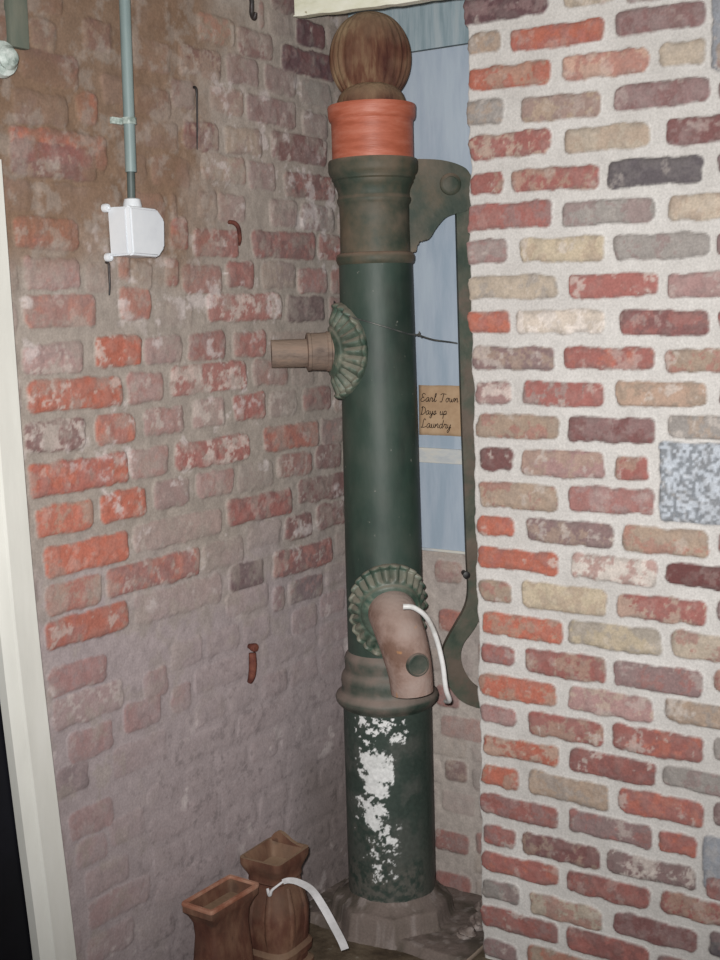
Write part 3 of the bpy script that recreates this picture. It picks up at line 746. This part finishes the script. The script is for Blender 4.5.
# ------------------------------------------------------------------ wire, hose
bm = bmesh.new()
wp = spline([(.097, -.004, 1.438), (.120, -.030, 1.425), (.165, -.0475, 1.405), (.215, -.047, 1.392), (.252, -.022, 1.378), (.274, .022, 1.364), (.2795, .053, 1.361), (.288, .10, 1.350), (.306, .146, 1.343), (.319, .155, 1.340)], 8)
bm_tube(bm, wp, .0016, 8)
bm_tube(bm, spline([(.2795, .05, 1.361), (.286, .046, 1.364), (.285, .056, 1.357), (.279, .060, 1.363), (.284, .050, 1.368)], 6), .0016, 8)
tag(obj('wire', bm, M['steel_wire']), 'thin twisted wire around the pump barrel, running to the handle', 'wire')
bm = bmesh.new()
hp = spline([(.3500, -.1360, .802), (.368, -.122, .799), (.384, -.098, .775), (.392, -.074, .728), (.398, -.058, .668), (.402, -.052, .612), (.398, -.03, .580), (.37, .00, .565)], 8)
bm_tube(bm, hp, [.0062, .0055, .0055, .0055, .0055, .0055, .0045], 14)
tag(obj('hose', bm, M['white_hose']), 'thin grey-white tube curving down beside the pump spout', 'tube')

# ------------------------------------------------------------------ two rust-brown castings on the floor
def loft_square(bm, secs, cx, cy, n=64, cap=True):
    """secs: (half x, half y, z, squareness)."""
    rings = []
    for hx, hy, zz, p in secs:
        ring = []
        for k in range(n):
            t = 2 * PI * (k + .5) / n; c, s = math.cos(t), math.sin(t)
            m = (abs(c) ** p + abs(s) ** p) ** (-1 / p)
            ring.append(bm.verts.new((cx + hx * c * m, cy + hy * s * m, zz)))
        rings.append(ring)
    for A_, B_ in zip(rings, rings[1:]):
        for k in range(n): bm.faces.new((A_[k], A_[(k + 1) % n], B_[(k + 1) % n], B_[k]))
    if cap: bm.faces.new(rings[0][::-1]); bm.faces.new(rings[-1])
A_ = empty('iron_pot', (.104, -.458, 0))
tag(A_, 'rust-brown waisted pot with an oblong open mouth, nearer the white door casing', 'pot', 'rust-brown pots by the old wall')
bm = bmesh.new()
loft_square(bm, [(.050, .078, .000, 8), (.050, .078, .025, 8), (.042, .068, .035, 6), (.040, .066, .07, 5), (.036, .062, .12, 5), (.031, .058, .165, 6), (.031, .060, .195, 8), (.036, .068, .213, 14), (.040, .076, .222, 24), (.040, .076, .236, 30),
                 (.0335, .069, .237, 30), (.032, .067, .222, 20), (.030, .064, .212, 14), (.012, .030, .209, 8)], 0, 0, 96)
pb = obj('body', bm, M['rust'], A_, sharp=35)
bm = bmesh.new()
loft_square(bm, [(.0405, .0765, .2345, 30), (.0412, .0772, .2385, 30), (.0405, .0765, .2425, 30), (.0345, .070, .2425, 30), (.0335, .069, .2385, 30), (.0345, .070, .2345, 30), (.0405, .0765, .2345, 30)], 0, 0, 96, cap=False)
bmesh.ops.remove_doubles(bm, verts=bm.verts[:], dist=1e-5)
obj('rim', bm, M['rust_lip'], A_, sharp=35)['label'] = 'worn lighter rim'
B_ = empty('iron_pot', (.113, -.290, 0), (0, 0, .06))
tag(B_, 'taller rust-brown bulging pot with flared square mouth, beside the white strap', 'pot', 'rust-brown pots by the old wall')
bm = bmesh.new()
loft_square(bm, [(.062, .070, .000, 5), (.062, .070, .020, 5), (.054, .060, .028, 4), (.054, .060, .040, 4), (.062, .068, .048, 4), (.063, .069, .062, 4), (.056, .062, .072, 4), (.058, .065, .095, 3.5), (.062, .068, .125, 3), (.061, .066, .150, 3), (.054, .058, .182, 3), (.046, .050, .206, 3.5),
                 (.044, .049, .214, 4), (.047, .052, .218, 4), (.044, .050, .226, 5), (.045, .052, .234, 7), (.050, .059, .248, 10), (.052, .062, .256, 12), (.052, .062, .270, 12), (.046, .056, .2705, 12), (.043, .052, .262, 9), (.034, .040, .238, 6), (.02, .022, .230, 5)], 0, 0, 96)
obj('body', bm, M['rust'], B_, sharp=35)
bm = bmesh.new()                                     # raised back lip
bm_plate(bm, smooth2([(-.051, 0), (-.044, .010), (-.034, .022), (-.022, .027), (-.008, .020), (.014, .008), (.050, 0)], 4), (0, .056, .264), (1, 0, 0), (0, 0, 1), (0, 1, 0), .010, .002)
obj('back_lip', bm, M['rust'], B_, sharp=40)
bm = bmesh.new()
for k in range(8):
    t = 2 * PI * (k + .5) / 8; c, s = math.cos(t), math.sin(t)
    def pt(hx, hy, zz, p):
        m = (abs(c) ** p + abs(s) ** p) ** (-1 / p); return Vector((hx * c * m, hy * s * m, zz))
    bm_tube(bm, spline([pt(.051, .057, .075, 4), pt(.055, .061, .11, 3), pt(.055, .060, .15, 3), pt(.048, .052, .184, 3), pt(.046, .050, .205, 3.5)], 5), [.006, .010, .010, .008, .004], 10)
obj('reeding', bm, M['rust'], B_, sharp=60)
bm = bmesh.new()
sc_ = spline([(.172, -.339, .235), (.186, -.335, .240), (.203, -.325, .236), (.222, -.306, .216), (.243, -.294, .178), (.263, -.286, .138), (.278, -.281, .108), (.285, -.279, .090)], 8)
prev = None; wd = Vector((.55, -.35, .45)).normalized()
for i, p in enumerate(sc_):
    hw = .0055 + .003 * min(1, i / 30)
    t = (sc_[min(i + 1, len(sc_) - 1)] - sc_[max(i - 1, 0)]).normalized()
    nrm = t.cross(Vector((.55, -.83, 0))).normalized()
    row = [bm.verts.new(p + nrm * hw), bm.verts.new(p - nrm * hw)]
    if prev: bm.faces.new((prev[0], prev[1], row[1], row[0]))
    prev = row
stp = obj('strap', bm, M['strap'], smooth=False); so = stp.modifiers.new('thick', 'SOLIDIFY'); so.thickness = .0015; so.offset = 0
tag(stp, 'white strap trailing down from the neck of the taller rust-brown pot', 'strap')
bm = bmesh.new()
bm_tube(bm, spline([(.138, -.349, .216), (.145, -.351, .204), (.152, -.352, .216), (.162, -.347, .226), (.172, -.339, .235)], 5), [.003, .0045, .003, .0025, .0025], 10)
obj('knot', bm, M['strap'], stp)

# ------------------------------------------------------------------ junction box, conduit, nails on the old wall
jb = empty('junction_box', (.004, -.549, 1.566))
tag(jb, 'white plastic junction box on the old wall below the grey conduit', 'junction box')
bm = bmesh.new()
oc = [(-.049, .048), (.026, .046), (.046, .026), (.044, -.026), (.026, -.044), (-.046, -.042)]
def octa(bm, outl, x0, x1, shrink):
    a = [bm.verts.new((x0, p, q)) for p, q in outl]; b = [bm.verts.new((x1, p * shrink, q * shrink)) for p, q in outl]
    bm.faces.new(a[::-1]); bm.faces.new(b)
    for k in range(len(a)): bm.faces.new((a[k], a[(k + 1) % len(a)], b[(k + 1) % len(a)], b[k]))
    bmesh.ops.bevel(bm, geom=list(bm.edges), offset=.003, segments=2, affect='EDGES')
octa(bm, oc, 0, .046, .98)
obj('housing', bm, M['plastic'], jb, sharp=30)
bm = bmesh.new(); octa(bm, [(a * 1.03, b * 1.03) for a, b in oc], .047, .058, .93)
obj('cover', bm, M['plastic'], jb, sharp=30)
for (a, b) in ((-.056, .046), (-.054, -.044)):
    bm = bmesh.new(); bm_lathe(bm, [(.008, 0), (.0082, .007), (.007, .010), (.004, .0105), (.0035, .008), (.001, .008)], 20, (0, a, b), (1, 0, 0))
    obj('lug', bm, M['plastic'], jb)
bm = bmesh.new(); bm_lathe(bm, [(.017, .040), (.018, .050), (.017, .056), (.015, .064), (.011, .066)], 28, (.020, -.002, 0), (0, 0, 1))
obj('gland', bm, M['plastic'], jb)
cd = empty('conduit_pipe', (.018, -.551, 1.668))
tag(cd, 'grey round conduit running up the old wall from the white junction box', 'conduit')
bm = bmesh.new(); bm_tube(bm, [Vector((.006, 0, .012)), Vector((.004, .004, .4)), Vector((.002, .008, .80))], .0105, 24)
obj('tube', bm, M['conduit'], cd)
bm = bmesh.new(); bm_tube(bm, [Vector((.004, 0, -.045)), Vector((.006, 0, .03))], .0075, 20)
obj('cable_sheath', bm, M['conduit_dark'], cd)['label'] = 'thinner dark cable below the conduit'
bm = bmesh.new()
bm_lathe(bm, [(.0108, -.006), (.0135, -.006), (.0135, .006), (.0108, .006)], 24, (.0055, .001, .105), (0, 0, 1), cap=False)
bm_box(bm, -.014, -.006, -.030, .014, .099, .111, .001)
obj('clip', bm, M['fitting'], cd, sharp=30)

def hook(name, pts, rad, mat, label, cat='hook'):
    bm = bmesh.new(); bm_tube(bm, spline(pts, 7), rad, 12)
    return tag(obj(name, bm, mat), label, cat)
hook('wall_hook', [(-.004, -.170, 2.085), (.012, -.171, 2.083), (.020, -.170, 2.060), (.018, -.168, 2.035), (.024, -.168, 2.024), (.030, -.170, 2.034)], [.0045, .0045, .005, .0055, .0055, .0035], M['dark_iron'], 'small black iron hook high on the old brick wall')
hook('bent_nail', [(-.004, -.244, 1.604), (.014, -.243, 1.602), (.020, -.236, 1.592), (.017, -.228, 1.570), (.012, -.225, 1.556)], [.0042, .0046, .0046, .0042, .002], M['rust_dark'], 'bent rusty nail in the old wall level with the junction box', 'nail')
bm = bmesh.new()
bm_lathe(bm, [(.004, -.010), (.006, .0), (.009, .008), (.010, .014), (.008, .018), (.002, .019)], 16, (.004, -.219, .690), (1, 0, -.1))
bm_tube(bm, spline([(.010, -.219, .676), (.012, -.221, .65), (.010, -.223, .625), (.004, -.224, .610)], 6), [.008, .009, .0085, .006], 12)
tag(obj('iron_staple', bm, M['rust_dark']), 'short rusty iron staple low in the whitened part of the old wall', 'staple')
hook('bent_nail', [(-.004, -.343, 1.862), (.010, -.343, 1.861), (.011, -.3425, 1.835), (.009, -.342, 1.79), (.006, -.341, 1.742)], [.0028, .0028, .0022, .0018, .0012], M['dark_iron'], 'long thin dark nail hanging on the old wall, right of the conduit', 'nail')
hook('bent_nail', [(-.004, -.604, 1.512), (.008, -.604, 1.511), (.009, -.604, 1.495), (.008, -.603, 1.47), (.006, -.603, 1.452)], [.0025, .0025, .0025, .002, .0015], M['dark_iron'], 'thin dark nail just under the white junction box', 'nail')
bm = bmesh.new(); bm_box(bm, -.002, .014, -.815, -.774, 1.868, 2.44, .003)
tag(obj('wooden_batten', bm, M['batten']), 'grey-green upright batten high at the far end of the old wall above the door casing', 'batten')
bm = bmesh.new()
bm_lathe(bm, [(.010, -.004), (.012, .012), (.026, .016), (.031, .026), (.028, .036), (.018, .040), (.020, .046), (.014, .054), (.002, .056)], 28, (.0, -.850, 1.840), (1, 0, 0))
tag(obj('wall_fitting', bm, M['fitting']), 'chipped pale round fitting under the grey-green batten', 'fitting')

# ---- cream board across the head of the niche
bm = bmesh.new()
n = 40; L0, L1 = 0.0, .95
pro = [(-.012, .0), (-.011, .003), (-.011, .14), (.011, .14), (.011, .0)]
rows = []
for k in range(n + 1):
    x = L0 + (L1 - L0) * k / n
    jz = random.uniform(-.0016, .0016); 
    rows.append([bm.verts.new((x + (random.uniform(-.003, .003) if k in (0, n) else 0), a, b + (jz if b < .01 else 0) - .040 * x)) for a, b in pro])
for A1, B1 in zip(rows, rows[1:]):
    for k in range(len(pro)): bm.faces.new((A1[k], A1[(k + 1) % len(pro)], B1[(k + 1) % len(pro)], B1[k]))
bm.faces.new(rows[0]); bm.faces.new(rows[-1])
o = obj('cream_board', bm, M['cream'], sharp=30); o.location = (.044, -.046, 2.043)
tag(o, 'cream painted board across the top of the niche above the pump', 'board')

# ------------------------------------------------------------------ camera
f_px, pitch, roll, yaw = 1274.5, .12997, -.0183, -.59696
fw = Vector((math.sin(yaw) * math.cos(pitch), math.cos(yaw) * math.cos(pitch), -math.sin(pitch)))
r0 = Vector((math.cos(yaw), -math.sin(yaw), 0)); u0 = r0.cross(fw)
rt = r0 * math.cos(roll) + u0 * math.sin(roll); up = -r0 * math.sin(roll) + u0 * math.cos(roll)
cam = bpy.data.cameras.new('camera'); co = bpy.data.objects.new('camera', cam); COL.objects.link(co)
mtx = Matrix((rt, up, -fw)).transposed().to_4x4(); mtx.translation = Vector((1.742, -2.335, 1.41))
co.matrix_world = mtx
cam.sensor_fit = 'HORIZONTAL'; cam.sensor_width = 36; cam.lens = 36 * f_px / 720; cam.clip_start = .05
bpy.context.scene.camera = co

# ------------------------------------------------------------------ light: the camera's flash and an even ambient fill added to soften the shadows
fl = bpy.data.lights.new('camera_flash', 'SPOT'); fl.energy = 300; fl.spot_size = math.radians(76); fl.spot_blend = 1.0
fl.shadow_soft_size = .018; fl.color = (1, .985, .96)
fo = bpy.data.objects.new('camera_flash', fl); COL.objects.link(fo)
fo.location = Vector((1.742, -2.335, 1.41)) - rt * .035 + up * .05
aim = Vector((.34, .0, 1.24)) - fo.location
fo.rotation_euler = aim.to_track_quat('-Z', 'Y').to_euler()
w = bpy.data.worlds.new('ambient_fill'); bpy.context.scene.world = w; w.use_nodes = True
bg = w.node_tree.nodes['Background']; bg.inputs['Color'].default_value = (.92, .96, 1, 1); bg.inputs['Strength'].default_value = .28

sc = bpy.context.scene
sc.view_settings.view_transform = 'Standard'; sc.view_settings.look = 'None'
sc.view_settings.gamma = 1; sc.view_settings.use_curve_mapping = False; sc.view_settings.exposure = 0
